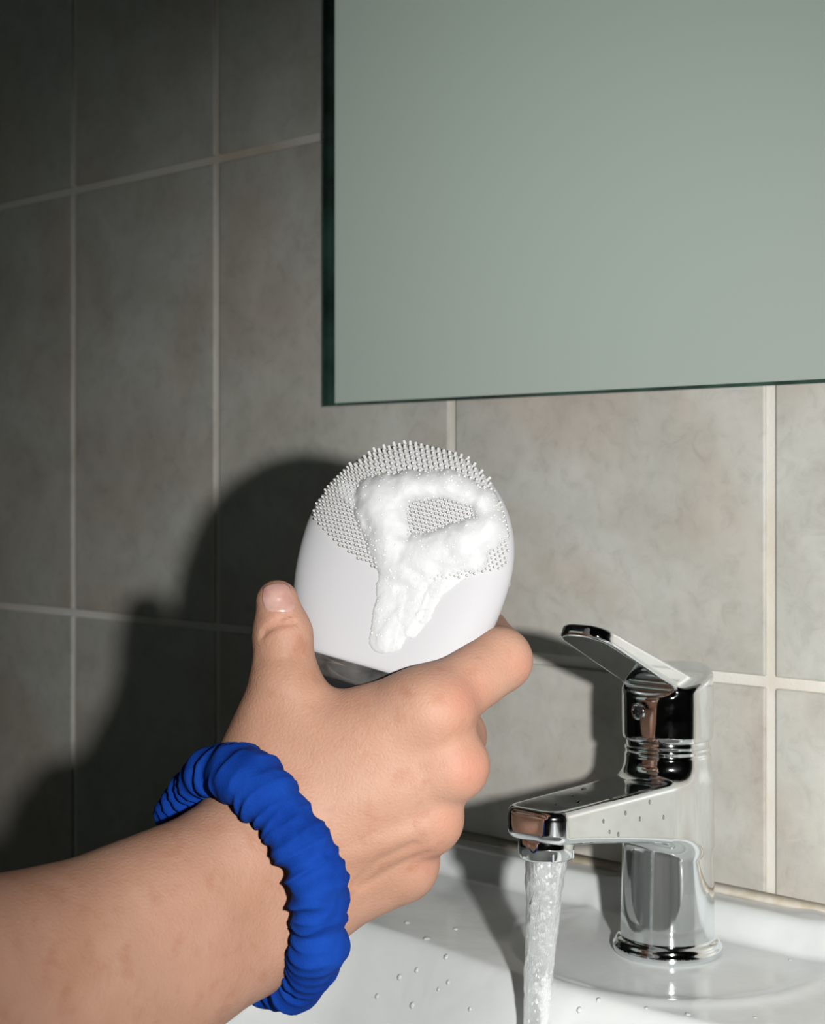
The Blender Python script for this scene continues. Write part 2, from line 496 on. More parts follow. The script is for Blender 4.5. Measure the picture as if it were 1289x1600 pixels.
# outer skirt and underside
loop = [i * ny for i in range(nx)] + [(nx - 1) * ny + j for j in range(1, ny)] + [i * ny + ny - 1 for i in range(nx - 2, -1, -1)] + [j for j in range(ny - 2, 0, -1)]
base = len(V)
low = V[loop].copy()
cxm = (SX0 + SX1) / 2
low[:, 0] = cxm + (low[:, 0] - cxm) * 0.97; low[:, 1] = low[:, 1] * 0.985; low[:, 2] = DECK - 0.16
V = np.concatenate([V, low])
nl = len(loop)
for i in range(nl):
    j = (i + 1) % nl
    Fc.append([loop[i], base + i, base + j, loop[j]][::-1])
Fc.append([base + i for i in range(nl)])
me = mesh_np('sink', V, Fc)
bm = bmesh.new(); bm.from_mesh(me); bmesh.ops.recalc_face_normals(bm, faces=bm.faces); bm.to_mesh(me); bm.free()
sink = link('sink', me, M_ceramic)
tag(sink, 'white ceramic bathroom sink, wet and splashed, below the chrome tap', 'sink')
# sealant bead between ledge and tiles
M_seal, nt, b = material('sealant', (0.60, 0.54, 0.42), 0.6)
n1 = tex_noise(nt, coords(nt), 45, 4)
c1 = ramp(nt, n1.outputs['Fac'], [(0.35, (0.40, 0.33, 0.22)), (0.6, (0.55, 0.52, 0.46))]); nt.links.new(c1.outputs[0], b.inputs['Base Color'])
bm = bmesh.new()
pf = [(-TS - 0.0035, DECK + 0.0136), (-TS - 0.0012, DECK + 0.0150), (-TS - 0.0001, DECK + 0.0176), (-TS - 0.0001, DECK + 0.0130)]
a = [bm.verts.new((SX0, y, z)) for y, z in pf]; c = [bm.verts.new((SX1, y, z)) for y, z in pf]
bm.faces.new(a); bm.faces.new(c[::-1])
for i in range(4):
    j = (i + 1) % 4; bm.faces.new((a[i], c[i], c[j], a[j]))
tag(struct('trim_1', bm_mesh('trim_1', bm, True), M_seal), 'yellowed sealant line where the sink meets the tiles')

# ------------------------------------------------------------------ tap (mm, a = along wall, b = away from the wall, z up)
tap = empty('mixer_tap', (FAX, FAY, DECK))
tag(tap, 'chrome single-lever mixer tap standing on the sink, water running from its spout', 'tap')
def rev(p, prof):                              # rough distance to a solid of revolution, prof = [(z, r)...]
    r = np.hypot(p[:, 0], p[:, 1]); z = p[:, 2]
    zz = [q[0] for q in prof]; rr = [q[1] for q in prof]
    R = np.interp(z, zz, rr)
    d = r - R
    dz = np.maximum(zz[0] - z, z - zz[-1])
    return smax(d, dz, 1.6)
def rbox(p, cx, cy, cz, hx, hy, hz, r):
    q = np.stack([np.abs(p[:, 0] - cx) - hx + r, np.abs(p[:, 1] - cy) - hy + r, np.abs(p[:, 2] - cz) - hz + r], 1)
    return np.linalg.norm(np.maximum(q, 0), axis=1) + np.minimum(q.max(1), 0) - r
def spout(p):
    b_ = p[:, 1]
    t = np.clip(b_ / 100.0, 0, 1)
    top = 78.8 - 0.6 * t
    bot = 47.0 + 18.6 * t ** 0.72
    hw = 16.8 - 2.4 * t
    zc = (top + bot) / 2; hz = (top - bot) / 2
    # rounded end: superellipse in plan
    r = 3.2
    qa = np.abs(p[:, 0]) - hw + 9.0; qb = b_ - 100.5 + 9.0
    plan = np.hypot(np.maximum(qa, 0), np.maximum(qb, 0)) + np.minimum(np.maximum(qa, qb), 0) - 9.0
    plan = np.maximum(plan, -b_ - 5)
    qz = np.abs(p[:, 2] - zc) - hz
    w1 = plan + r; w2 = qz + r
    return np.hypot(np.maximum(w1, 0), np.maximum(w2, 0)) + np.minimum(np.maximum(w1, w2), 0) - r
def f_body(p):
    body = rev(p, [(0, 21.0), (30, 20.4), (60, 19.6), (92, 19.0)])
    d = smin(body, spout(p), 7.0)
    fl = rev(p, [(0, 24.2), (3.2, 24.2), (4.4, 23.2), (6.5, 22.6)])
    d = smin(d, fl, 1.2)
    # fine turned groove under the cap
    g = np.hypot(np.hypot(p[:, 0], p[:, 1]) - 19.8, p[:, 2] - 89.0) - 1.3
    return smax(d, -g, 0.5)
def f_cap(p):
    body = rev(p, [(94.4, 19.6), (97, 20.0), (110, 20.2), (123, 20.0), (130, 19.0)])
    # slanted top, falling towards the front
    n = np.array([0, 0.30, 0.954]); pl = (p - np.array([0, 0, 122.0])) @ n
    d = smax(body, pl, 2.5)
    # lever blade
    a0 = np.array([0, 2.0, 117.5]); ang = math.radians(25.0)
    u = np.array([0, math.cos(ang), math.sin(ang)]); vv = np.array([0, -math.sin(ang), math.cos(ang)])
    q = p - a0
    s = q @ u; hgt = q @ vv
    t = np.clip(s / 72.0, 0, 1)
    hw = 14.5 - 2.0 * t
    qa = np.abs(p[:, 0]) - hw + 10; qb = np.maximum(s - 72.0, -s - 14.0) + 10
    plan = np.hypot(np.maximum(qa, 0), np.maximum(qb, 0)) + np.minimum(np.maximum(qa, qb), 0) - 10
    ht = 4.6 - 1.9 * t
    r = 1.6
    w1 = plan + r; w2 = np.abs(hgt - 1.0 + 1.2 * t) - ht + r
    bl = np.hypot(np.maximum(w1, 0), np.maximum(w2, 0)) + np.minimum(np.maximum(w1, w2), 0) - r
    return smin(d, bl, 4.0)
def tap_part(name, f, lo, hi, h, mat=M_chrome):
    V, Q, N = sdf_mesh(f, lo, hi, h)
    V = V * np.array([1, -1, 1]) * 1e-3; N = N * np.array([1, -1, 1]); Q = Q[:, ::-1]
    return link(name, mesh_np(name, V, Q, True, N), mat, tap)
tap_part('body', f_body, (-27, -27, -2), (27, 106, 96), 0.8)
tap_part('lever', f_cap, (-24, -24, 90), (24, 74, 156), 0.8)

def lathe(name, prof, mat, parent, seg=48, loc=(0, 0, 0), closed=False):
    V = []; n = len(prof)
    for i in range(seg):
        a = 2 * math.pi * i / seg
        for r, z in prof:
            V.append((r * math.cos(a) + loc[0], r * math.sin(a) + loc[1], z + loc[2]))
    Fc = grid_faces(seg, n, True, closed).tolist()
    o = link(name, mesh_np(name, V, Fc), mat, parent)
    return o
lathe('cartridge_ring', [(0, 91.0e-3), (18.0e-3, 91.0e-3), (18.3e-3, 91.5e-3), (18.3e-3, 94.5e-3), (18e-3, 95e-3), (0, 95e-3)], M_chrome, tap, 64)
AL = 88.0e-3
aer = lathe('aerator', [(0, 68e-3), (10.6e-3, 68e-3), (10.8e-3, 66.5e-3), (11.3e-3, 65.5e-3), (11.3e-3, 58.2e-3), (10.8e-3, 57.4e-3), (9.4e-3, 57.2e-3), (9.2e-3, 60e-3), (0, 60e-3)], M_chrome, tap, 64, (0, -AL, 0))
# wrench flat on the aerator
o = link('wrench_flat', bm_mesh('wrench_flat', box_bm(0.0066, 0.0100, -0.0062, 0.0062, 0.0576, 0.0612, 0.0004)), M_chrome, aer)
o.location = (0, -AL, 0); o.rotation_euler = (0, 0, -0.15)
# round screw cover on the front of the lever cap
prof = [(0, 0.2e-3), (2.2e-3, 0.3e-3), (2.5e-3, 1.0e-3), (3.4e-3, 1.2e-3), (3.7e-3, 0.8e-3), (3.9e-3, -0.8e-3)]
o = lathe('screw_cover', prof, M_chrome, tap, 32)
o.location = (-0.002, -0.0199, 0.1085); o.rotation_euler = (math.radians(90), 0, math.radians(-5))
c_ = lathe('hole', [(0, 0.45e-3), (2.2e-3, 0.45e-3), (2.25e-3, 0.1e-3)], M_black, o, 24)

# ------------------------------------------------------------------ running water
V = []; NS, NT = 40, 150
top_z, bot_z = DECK + 0.0585, DECK - 0.118
for i in range(NT):
    t = i / (NT - 1)
    z = top_z + (bot_z - top_z) * t
    r = 0.0084 * (1 - 0.50 * min(1, (t / 0.5)) ** 0.8)
    ox = -0.0095 * t; oy = -0.0050 * t
    for k in range(NS):
        a = 2 * math.pi * k / NS
        q = Vector((math.cos(a) * 2.2, math.sin(a) * 2.2, z * 90))
        rr = r * (1 + 0.10 * mnoise.noise(q) + 0.10 * min(1, t * 2) * mnoise.noise(Vector((math.cos(a) * 1.3, math.sin(a) * 1.3, z * 40 + 9))) + 0.05 * mnoise.noise(q * 3.1))
        V.append((FAX + ox + rr * math.cos(a), FAY - AL + oy + rr * math.sin(a), z))
Fc = grid_faces(NT, NS, False, True)[:, ::-1].tolist()
Fc.append([k for k in range(NS)][::-1]); Fc.append([(NT - 1) * NS + k for k in range(NS)])
me = mesh_np('water_stream', V, Fc)
stream = link('water_stream', me, M_water)
tag(stream, 'bubbly stream of water falling from the chrome spout into the sink', 'water')
# air bubbles inside it
bm = bmesh.new()
for _ in range(260):
    t = random.random() ** 1.3 * 0.75
    z = top_z - 0.002 + (bot_z - top_z) * t
    r = 0.0084 * (1 - 0.50 * min(1, (t / 0.5)) ** 0.8) * 0.85 * math.sqrt(random.random())
    a = random.random() * 6.283
    m = Matrix.Translation((FAX - 0.0095 * t + r * math.cos(a), FAY - AL - 0.005 * t + r * math.sin(a), z)) @ Matrix.Diagonal((1, 1, random.uniform(1.0, 2.4), 1))
    bmesh.ops.create_icosphere(bm, subdivisions=1, radius=random.uniform(0.00025, 0.0007), matrix=m)
M_bub, nt, b = material('air_bubbles', (0.9, 0.92, 0.93), 0.15)
o = link('air_bubbles', bm_mesh('air_bubbles', bm, True), M_bub, stream)
o['kind'] = 'stuff'

# ------------------------------------------------------------------ cleansing brush (local mm: u across, v along, n out of the bristle face)
def unit(a): return a / np.linalg.norm(a)
HS_B = 1.17                                     # size of the brush against its 71 mm drawing
BC = cpt(634, 870, 589.0)                       # centre of the head, camera-frame mm
Nn = unit(np.array([-0.18, 0.22, -1.0]))
V0 = np.array([0.25, 0.97, 0.0]); Vv = unit(V0 - (V0 @ Nn) * Nn)
U0 = np.array([0.97, -0.25, 0.0]); Uu = U0 - (U0 @ Nn) * Nn; Uu = unit(Uu - (Uu @ Vv) * Vv)
def brush_to_cam(P):
    P = np.asarray(P, float)
    P = P * HS_B
    return BC + P[:, :1] * Uu + P[:, 1:2] * Vv + P[:, 2:3] * Nn
def brush_to_world(P): return cam2world_np(brush_to_cam(P))
VT, VB = 38.0, -37.0
def half_w(v):
    v = np.asarray(v, float)
    return np.where(v > 0, 35.5 * np.sqrt(np.maximum(0, 1 - (np.abs(v) / VT) ** 2.05)),
                    35.5 * np.sqrt(np.maximum(0, 1 - (np.abs(v) / 50.0) ** 2.3)))
def front(u, v):                                # height of the domed face
    a = np.maximum(half_w(v), 1e-3)
    q = np.clip(np.abs(u) / a, 0, 1)
    edge = np.maximum(0, 1 - q ** 4.5) ** 0.5
    tv = np.clip(v / VT, -1, 1)
    return (8.5 * np.maximum(0.0, 1 - np.abs(np.where(v > 0, tv, v / 60)) ** 4.0) ** 0.6) * edge
def back(u, v):
    a = np.maximum(half_w(v), 1e-3)
    q = np.clip(np.abs(u) / a, 0, 1)
    tv = np.where(v > 0, v / VT, v / 70)
    return -13.0 * np.maximum(0, 1 - np.abs(tv) ** 3) ** 0.55 * np.maximum(0, 1 - q ** 2.6) ** 0.5
brush = empty('cleansing_brush', cam2world(*brush_to_cam([[0, -80, -6]])[0]))
tag(brush, 'white oval facial cleansing brush with rubber bristles, held up in the hand', 'brush')
def brush_part(name, V, Fc, mat, smooth=True):
    o = link(name, mesh_np(name, brush_to_world(V), Fc, smooth), mat)
    bm = bmesh.new(); bm.from_mesh(o.data)
    bmesh.ops.remove_doubles(bm, verts=bm.verts, dist=1e-6)
    bmesh.ops.recalc_face_normals(bm, faces=bm.faces); bm.to_mesh(o.data); bm.free()
    return local(brush, o)
def rings(vs, prof_fn, seg=96):
    V = []
    for v in vs:
        V += prof_fn(v, seg)
    return V
def head_ring(v, seg):
    a = float(half_w(v)); out = []
    for k in range(seg):
        th = 2 * math.pi * k / seg
        cs, sn = math.cos(th), math.sin(th)
        u = a * math.copysign(abs(cs) ** 0.75, cs)
        n = float(front(np.array(u), np.array(v))) if sn >= 0 else float(back(np.array(u), np.array(v)))
        out.append((u, v, n))
    return out
SEG = 128
tt = np.linspace(0, 1, 70)
vs = VB + (VT - 0.02 - VB) * np.sin(tt * math.pi / 2) ** 1.0
V = rings(vs, head_ring, SEG)
# rounded lower lip of the white shell
lip = [(u * 0.985, VB - 0.9, n * 0.965) for u, v, n in head_ring(VB, SEG)]
lip2 = [(u * 0.93, VB - 1.2, n * 0.90) for u, v, n in head_ring(VB, SEG)]
V = lip2 + lip + V
nr = len(vs) + 2
Fc = grid_faces(nr, SEG, False, True).tolist()
Fc.append([k for k in range(SEG)]); Fc.append([(nr - 1) * SEG + k for k in range(SEG)])
brush_part('head_shell', V, Fc, M_white)
def scaled_ring(v, su, sn, dn=0.0, seg=SEG):
    return [(u * su, v, n * sn + dn) for u, _, n in head_ring(VB, seg)]
# smoked band
prof = [(VB - 1.0, .90, .86), (VB - 1.4, .965, .93), (VB - 2.4, .975, .95), (VB - 2.8, .945, .91), (VB - 3.3, .945, .91), (VB - 3.7, .965, .93), (VB - 7.0, .93, .90), (VB - 7.6, .89, .85), (VB - 7.8, .80, .76)]
V = []
for v, su, sn in prof: V += scaled_ring(v, su, sn)
Fc = grid_faces(len(prof), SEG, False, True).tolist()
Fc.append([k for k in range(SEG)]); Fc.append([(len(prof) - 1) * SEG + k for k in range(SEG)])
brush_part('band', V, Fc, M_band)
# black grip inside the fist
prof = [(VB - 7.5, .78, .80, 0), (VB - 8.2, .84, .84, 0), (VB - 12, .74, .80, -4), (VB - 18, .58, .80, -11), (VB - 26, .46, .85, -19), (VB - 36, .42, .88, -26), (VB - 48, .39, .9, -31), (VB - 57, .33, .75, -33), (VB - 59.5, .18, .4, -34), (VB - 60, .03, .05, -34)]
V = []
for v, su, sn, dn in prof: V += scaled_ring(v, su, sn, dn)
Fc = grid_faces(len(prof), SEG, False, True).tolist()
Fc.append([k for k in range(SEG)]); Fc.append([(len(prof) - 1) * SEG + k for k in range(SEG)])
brush_part('grip', V, Fc, M_black)
# bristles
def vb(u): return -7.5 + 11.8 * (u / 33.0) ** 2
def face_normal(u, v):
    e = 0.4
    du = (front(np.array(u + e), np.array(v)) - front(np.array(u - e), np.array(v))) / (2 * e)
    dv = (front(np.array(u), np.array(v + e)) - front(np.array(u), np.array(v - e))) / (2 * e)
    return unit(np.array([-np.clip(du, -1.2, 1.2), -np.clip(dv, -1.2, 1.2), 1.0]))
V = []; Fc = []; nb = 0
def bristle(u, v, r, L):
    global nb
    nrm = face_normal(u, v)
    p = np.array([u, v, float(front(np.array(u), np.array(v)))]) - nrm * 0.4
    t1 = unit(np.cross(nrm, [0.3, 1, 0.2])); t2 = np.cross(nrm, t1)
    b0 = len(V); S = 7
    for (rr, l) in ((1.05, 0), (0.92, 0.75), (0.86, 0.90), (0.45, 1.0)):
        for k in range(S):
            a = 2 * math.pi * k / S
            V.append(p + nrm * (L * l + 0.4) + (t1 * math.cos(a) + t2 * math.sin(a)) * r * rr)
    for j in range(3):
        for k in range(S):
            Fc.append([b0 + j * S + k, b0 + j * S + (k + 1) % S, b0 + (j + 1) * S + (k + 1) % S, b0 + (j + 1) * S + k])
    Fc.append([b0 + 3 * S + k for k in range(S)])
    nb += 1
pu, pv = 1.45, 1.28
row = 0; v = -8.0
while v < VT - 1.2:
    coarse = v > 24.0
    pU = 1.95 if coarse else pu
    u = -36.0 + (pU / 2 if row % 2 else 0)
    while u < 36:
        a = float(half_w(v)) - (2.2 if v < 30 else 0.8)
        if abs(u) < a and v > vb(u):
            bristle(u + random.uniform(-.06, .06), v + random.uniform(-.06, .06), 0.60 if coarse else 0.43, 1.75 if coarse else 1.45)
        u += pU
    v += 1.7 if coarse else pv
    row += 1
o = brush_part('bristles', V, Fc, M_bristle)
o['kind'] = 'stuff'; o['label'] = 'fine rows of off-white rubber bristles'

# ------------------------------------------------------------------ soap foam on the brush
def uv(px, py):
    return np.array([((0.97 * px + 0.25 * py) - (0.97 * 634 + 0.25 * 870)) / 4.66, ((0.25 * px - 0.97 * py) - (0.25 * 634 - 0.97 * 870)) / 4.66])
strokes = [  # px path, radius mm, height mm, radius end, height end
    ((588, 800), (640, 770), 6.6, 4.8, 6.0, 4.8), ((640, 770), (700, 764), 5.8, 4.4, 5.0, 3.6), ((700, 764), (752, 786), 5.0, 3.2, 4.6, 2.8),
    ((600, 785), (612, 850), 8.5, 5.4, 7.5, 4.4), ((612, 850), (628, 888), 7.2, 4.0, 6.4, 2.6),
    ((755, 786), (768, 830), 4.6, 3.0, 5.0, 3.2), ((768, 830), (725, 858), 6.4, 3.8, 7.4, 4.6), ((725, 858), (660, 874), 7.4, 4.6, 7.2, 3.6),
    ((742, 876), (650, 892), 5.2, 2.6, 5.8, 2.6), ((640, 897), (690, 905), 5.4, 1.6, 4.4, 1.0), ((625, 897), (620, 950), 5.4, 1.7, 4.6, 0.7),
    ((620, 950), (612, 1000), 4.4, 0.7, 4.6, 1.0), ((655, 905), (650, 960), 6.0, 0.9, 4.2, 0.5), ((650, 960), (622, 1003), 4.0, 0.5, 4.2, 0.8),
    ((725, 897), (690, 925), 3.0, 0.5, 2.6, 0.25), ((690, 925), (672, 965), 2.6, 0.25, 2.2, 0.15), ((672, 965), (655, 990), 2.2, 0.15, 2.0, 0.1), ((540, 770), (575, 800), 3.0, 1.0, 4.0, 1.6),
]
gu = np.arange(-34, 36, 0.40); gv = np.arange(-37.5, 34, 0.40)
GU, GV = np.meshgrid(gu, gv, indexing='ij')
H = np.zeros_like(GU) - 0.6
nz = np.array([[mnoise.noise(Vector((u * 0.22, v * 0.22, 3.3))) + 0.25 * mnoise.noise(Vector((u * 0.5, v * 0.5, 8.1))) for v in gv] for u in gu])
nz2 = np.array([[mnoise.noise(Vector((u * 1.3, v * 1.3, 1.3))) for v in gv] for u in gu])
for (p0, p1, r1, h1, r2, h2) in strokes:
    a = uv(*p0); b_ = uv(*p1); ba = b_ - a
    t = np.clip(((GU - a[0]) * ba[0] + (GV - a[1]) * ba[1]) / (ba @ ba), 0, 1)
    d = np.hypot(GU - a[0] - t * ba[0], GV - a[1] - t * ba[1])
    R = (r1 + (r2 - r1) * t) * (1 + 0.16 * nz); Ht = h1 + (h2 - h1) * t
    q = d / R
    hh = np.where(q < 1, 0.9 * Ht * np.maximum(1 - q * q, 0) ** 0.7, -0.6 - (q - 1) * 2)
    H = smax(H, hh, 1.4)
H = H + (0.35 * nz + 0.03 * nz2) * np.clip(H, 0, 1)
inreg = (GV > vb(GU) - 0.5)
base_h = front(GU, GV) + 0.05
NZ = base_h + H
ok = (H > -0.35) & (np.abs(GU) < half_w(GV) - 1.0)
idm = -np.ones(GU.shape, int); idm[ok] = np.arange(ok.sum())
V = np.stack([GU[ok], GV[ok], NZ[ok]], 1)
q = np.stack([idm[:-1, :-1], idm[1:, :-1], idm[1:, 1:], idm[:-1, 1:]], -1).reshape(-1, 4)
q = q[(q >= 0).all(1)]
me = mesh_np('soap_foam', brush_to_world(V), q)
bm = bmesh.new(); bm.from_mesh(me)
bmesh.ops.delete(bm, geom=[vv_ for vv_ in bm.verts if not vv_.link_faces], context='VERTS')
# close it underneath so that it is a body, not a skin
nw = Vector(RIGHT * Nn[0] + UP * Nn[1] + FWD * Nn[2])
ret = bmesh.ops.extrude_face_region(bm, geom=list(bm.faces))
top = [e for e in ret['geom'] if isinstance(e, bmesh.types.BMVert)]
for vtx in top: vtx.co -= nw * 0.0010
bmesh.ops.recalc_face_normals(bm, faces=bm.faces)
bm.to_mesh(me); bm.free()
me.polygons.foreach_set('use_smooth', [True] * len(me.polygons))
foam = link('soap_foam', me, M_foam)
tag(foam, 'ring of white soap lather dripping down the brush face', 'foam')
# bubbles sparkling on the lather
bm = bmesh.new()
ii = np.argwhere(ok & (H > 0.3))
for k in rng.choice(len(ii), 520):
    i, j = ii[k]
    if H[i, j] > 3.5 and random.random() < 0.6: continue
    p = np.array([[GU[i, j] + random.uniform(-.2, .2), GV[i, j] + random.uniform(-.2, .2), NZ[i, j] - 0.05]])
    bmesh.ops.create_icosphere(bm, subdivisions=2, radius=random.choice((0.00018, 0.00022, 0.00028, 0.0004)), matrix=Matrix.Translation(Vector(brush_to_world(p)[0])))
M_bb, nt, b = material('soap_bubbles', (0.92, 0.93, 0.94), 0.06)
b.inputs['Transmission Weight'].default_value = 0.4
o = link('bubbles', bm_mesh('bubbles', bm, True), M_bb, foam); o['kind'] = 'stuff'
# drop of lather hanging from the right rim
pts = [(797, 880, 1.2), (796, 897, 1.5), (794, 912, 1.9)]
def f_drip(p):
    d = None
    for (a, b_) in zip(pts[:-1], pts[1:]):
        q = cone(p, cpt(a[0] - 4, a[1], 592), cpt(b_[0] - 4, b_[1], 592), a[2], b_[2])
        d = q if d is None else smin(d, q, 0.8)
    return d
lo = cpt(780, 925, 586) - 2; hi = cpt(806, 868, 598) + 2
Vd, Qd, Nd = sdf_mesh(f_drip, np.minimum(lo, hi), np.maximum(lo, hi), 0.4)
tag(link('lather_drip', mesh_np('lather_drip', cam2world_np(Vd), Qd), M_foam), 'small drip of lather on the right rim of the brush', 'foam')

# ------------------------------------------------------------------ hand and forearm
J = {k: cpt(*v) for k, v in dict(
    fr0=(-560, 1610, 398), fr1=(60, 1518, 489), fr2=(372, 1345, 545),
    fu0=(-520, 1735, 404), fu1=(110, 1606, 496), fu2=(394, 1446, 548),
    wr=(418, 1285, 559), wu=(450, 1410, 559),
    b2=(465, 1235, 565), b3=(470, 1290, 559), b4=(474, 1345, 559), b5=(482, 1400, 564),
    m2=(666, 1112, 556), m3=(690, 1194, 557), m4=(655, 1282, 561), m5=(617, 1350, 569),
    i2=(781, 1031, 577), i3=(756, 992, 616), i4=(720, 975, 634),
    p2=(712, 1150, 602), p3=(660, 1110, 640), p4=(600, 1120, 648),
    r2=(670, 1253, 605), r3=(615, 1210, 642), r4=(560, 1215, 646),
    l2=(628, 1323, 607), l3=(580, 1290, 640), l4=(540, 1295, 644),
    tc=(418, 1190, 571), tm=(446, 1078, 570), ti=(441, 990, 573), tt=(433, 940, 574),
    w0=(500, 1152, 566), w1=(655, 1098, 564), pal=(540, 1260, 578), pal2=(600, 1180, 578), hyp=(510, 1380, 573),
).items()}
HS = 1.17                                       # a large hand
def hcone(p, a, b, r1, r2): return cone(p, a, b, r1 * HS, r2 * HS)
def f_hand(p):
    d = hcone(p, J['fr0'], J['fr1'], 33, 25.5)
    d = smin(d, hcone(p, J['fr1'], J['fr2'], 25.5, 18.5), 8 * HS)
    d = smin(d, hcone(p, J['fr2'], J['wr'], 18.5, 16), 8 * HS)
    u_ = hcone(p, J['fu0'], J['fu1'], 32, 25)
    u_ = smin(u_, hcone(p, J['fu1'], J['fu2'], 25, 18.5), 8 * HS)
    u_ = smin(u_, hcone(p, J['fu2'], J['wu'], 18.5, 15.5), 8 * HS)
    d = smin(d, u_, 12 * HS)
    h = hcone(p, J['wr'], J['b2'], 16, 15)
    for (a, b_, r1, r2) in (('b2', 'm2', 14.5, 12.0), ('b3', 'm3', 14.5, 12.0), ('b4', 'm4', 14, 11.5), ('b5', 'm5', 13.5, 11.0),
                            ('wu', 'b5', 15.5, 14), ('pal', 'pal2', 16, 15), ('hyp', 'm5', 15, 11), ('w0', 'w1', 13.0, 9.6)):
        h = smin(h, hcone(p, J[a], J[b_], r1, r2), 7.0 * HS)
    d = smin(d, h, 12 * HS)
    # thumb
    t = hcone(p, J['tc'], J['tm'], 16.5, 11.8)
    t = smin(t, hcone(p, J['tm'], J['ti'], 11.2, 9.2), 3 * HS)
    t = smin(t, hcone(p, J['ti'], J['tt'], 9.3, 6.9), 2.5 * HS)
    d = smin(d, t, 9 * HS)
    # fingers, each its own chain; folds stay between them
    for (a, b_, c, e, r, k) in (('m2', 'i2', 'i3', 'i4', 10.4, 7.0), ('m3', 'p2', 'p3', 'p4', 10.2, 4.0), ('m4', 'r2', 'r3', 'r4', 9.6, 4.0), ('m5', 'l2', 'l3', 'l4', 8.8, 4.0)):
        fg = hcone(p, J[a], J[b_], r * 1.04, r * 0.98)
        fg = smin(fg, hcone(p, J[b_], J[c], r * 0.97, r * 0.85), 2.0 * HS)
        fg = smin(fg, hcone(p, J[c], J[e], r * 0.85, r * 0.72), 1.5 * HS)
        d = smin(d, fg, k * HS)
    # flesh between the knuckles
    back_ = np.array([-5.0, 0, 4.0])
    for (a, b_, r1, r2) in (('m2', 'm3', 10.4, 10.4), ('m3', 'm4', 10.2, 9.8), ('m4', 'm5', 9.6, 9.0)):
        d = smin(d, hcone(p, J[a] + back_, J[b_] + back_, r1, r2), 5.0 * HS)
    # knuckle heads
    for (k, off, r) in (('m2', (22, 0, -3), 9.2), ('m3', (24, 0, -3), 9.2), ('m4', (22, 1, -2), 8.4), ('m5', (22, 0, -2), 7.8)):
        d = smin(d, np.linalg.norm(p - (J[k] + np.array([off[0] / 4.1, off[1], off[2]])), axis=1) - r * HS, 6.0 * HS)
    # extensor tendons of the outer fingers
    for (a, b_, r, up) in (('b4', 'm4', 1.8, 12.0), ('b5', 'm5', 1.7, 11.4)):
        A = J[a] + np.array([0, 0, -up * HS]); B = J[b_] + np.array([0, 0, -up * HS * 0.86])
        d = smin(d, hcone(p, A * 0.6 + B * 0.4, B, r, r), 4.0 * HS)
    return d
allJ = np.array(list(J.values()))
lo = allJ.min(0) - 38; hi = allJ.max(0) + 38
Vh, Qh, Nh = sdf_mesh(f_hand, lo, hi, 1.15, 3)
# creases: thumb joint, finger joint and the fold where the skin gathers
def px_of(V): return CX + V[:, 0] * F / V[:, 2], HORIZON - V[:, 1] * F / V[:, 2]
def crease(V, N, path, depth, sig, facing=True):
    P = np.array([cpt(*q) for q in path])
    # bring the path onto the skin
    for _ in range(6):
        g = grad(f_hand, P); P = P - f_hand(P)[:, None] * g / ((g * g).sum(1)[:, None] + 1e-6)
    best = np.full(len(V), 1e9)
    for a, b_ in zip(P[:-1], P[1:]):
        best = np.minimum(best, cone(V, a, b_, 0, 0))
    return V - N * (depth * np.exp(-(best / sig) ** 2))[:, None]
Vh = crease(Vh, Nh, [(404, 985, 562), (420, 968, 559), (440, 960, 560), (456, 958, 564)], 1.0, 0.95)
Vh = crease(Vh, Nh, [(402, 993, 562), (420, 978, 559), (440, 972, 560), (462, 972, 564)], 1.1, 0.95)
Vh = crease(Vh, Nh, [(400, 1030, 562), (430, 1024, 556), (470, 1026, 562)], 0.45, 2.4)
Vh = crease(Vh, Nh, [(806, 1030, 585), (812, 1045, 585), (808, 1062, 585)], 0.4, 0.8)
Vh = crease(Vh, Nh, [(742, 1080, 567), (752, 1105, 567), (746, 1128, 571)], 0.5, 1.2)
Vh = crease(Vh, Nh, [(575, 1400, 544), (625, 1375, 544), (672, 1345, 548)], 0.5, 1.6)
Vh = crease(Vh, Nh, [(560, 1392, 544), (600, 1365, 541), (650, 1330, 544)], 0.45, 1.6)
# nail bed
me = mesh_np('person', cam2world_np(Vh), Qh)
qx, qy = px_of(Vh)
bl = np.zeros(len(Vh))
for (x, y, r, s) in ((730, 1090, 40, .40), (738, 1205, 38, .45), (705, 1285, 30, .30), (672, 1345, 28, .28), (812, 1040, 26, .32), (440, 965, 30, .22), (430, 925, 26, .25)):
    bl = np.maximum(bl, s * np.exp(-((qx - x) ** 2 + (qy - y) ** 2) / r ** 2) * (Vh[:, 2] < 632))
at_ = me.attributes.new('blush', 'FLOAT', 'POINT')
if len(me.vertices) == len(bl): at_.data.foreach_set('value', bl.astype(np.float32))
person = link('person', me, M_skin)
tag(person, 'bare right forearm and hand reaching in from the left, gripping the brush', 'person')
# thumb nail: a curved plate lying on the thumb tip
nrho, nang = 14, 48
tdir = unit(J['tt'] - J['ti'])
side = unit(np.cross(tdir, np.array([-0.30, 0.0, 1.0]))); side *= np.sign(side[0])
outw = unit(np.cross(side, tdir)); outw *= -np.sign(outw[2])
cN = J['tt'] + outw * 7.5 - side * 1.9
Pn = []; rim = []; prox = []
for i in range(nrho):
    ro = (i + 0.02) / (nrho - 1 + 0.02)
    for k in range(nang):
        a = 2 * math.pi * k / nang
        cs, sn = math.cos(a), math.sin(a)
        ex = 0.62
        x_ = 7.2 * ro * math.copysign(abs(cs) ** ex, cs); y_ = 7.4 * ro * math.copysign(abs(sn) ** ex, sn)
        Pn.append(cN + side * x_ + tdir * (y_ + 2.8 - 0.28 * x_) + outw * (1.0 - 0.05 * x_ * x_ - 0.03 * max(y_, 0) ** 2))
        rim.append(ro); prox.append(sn)
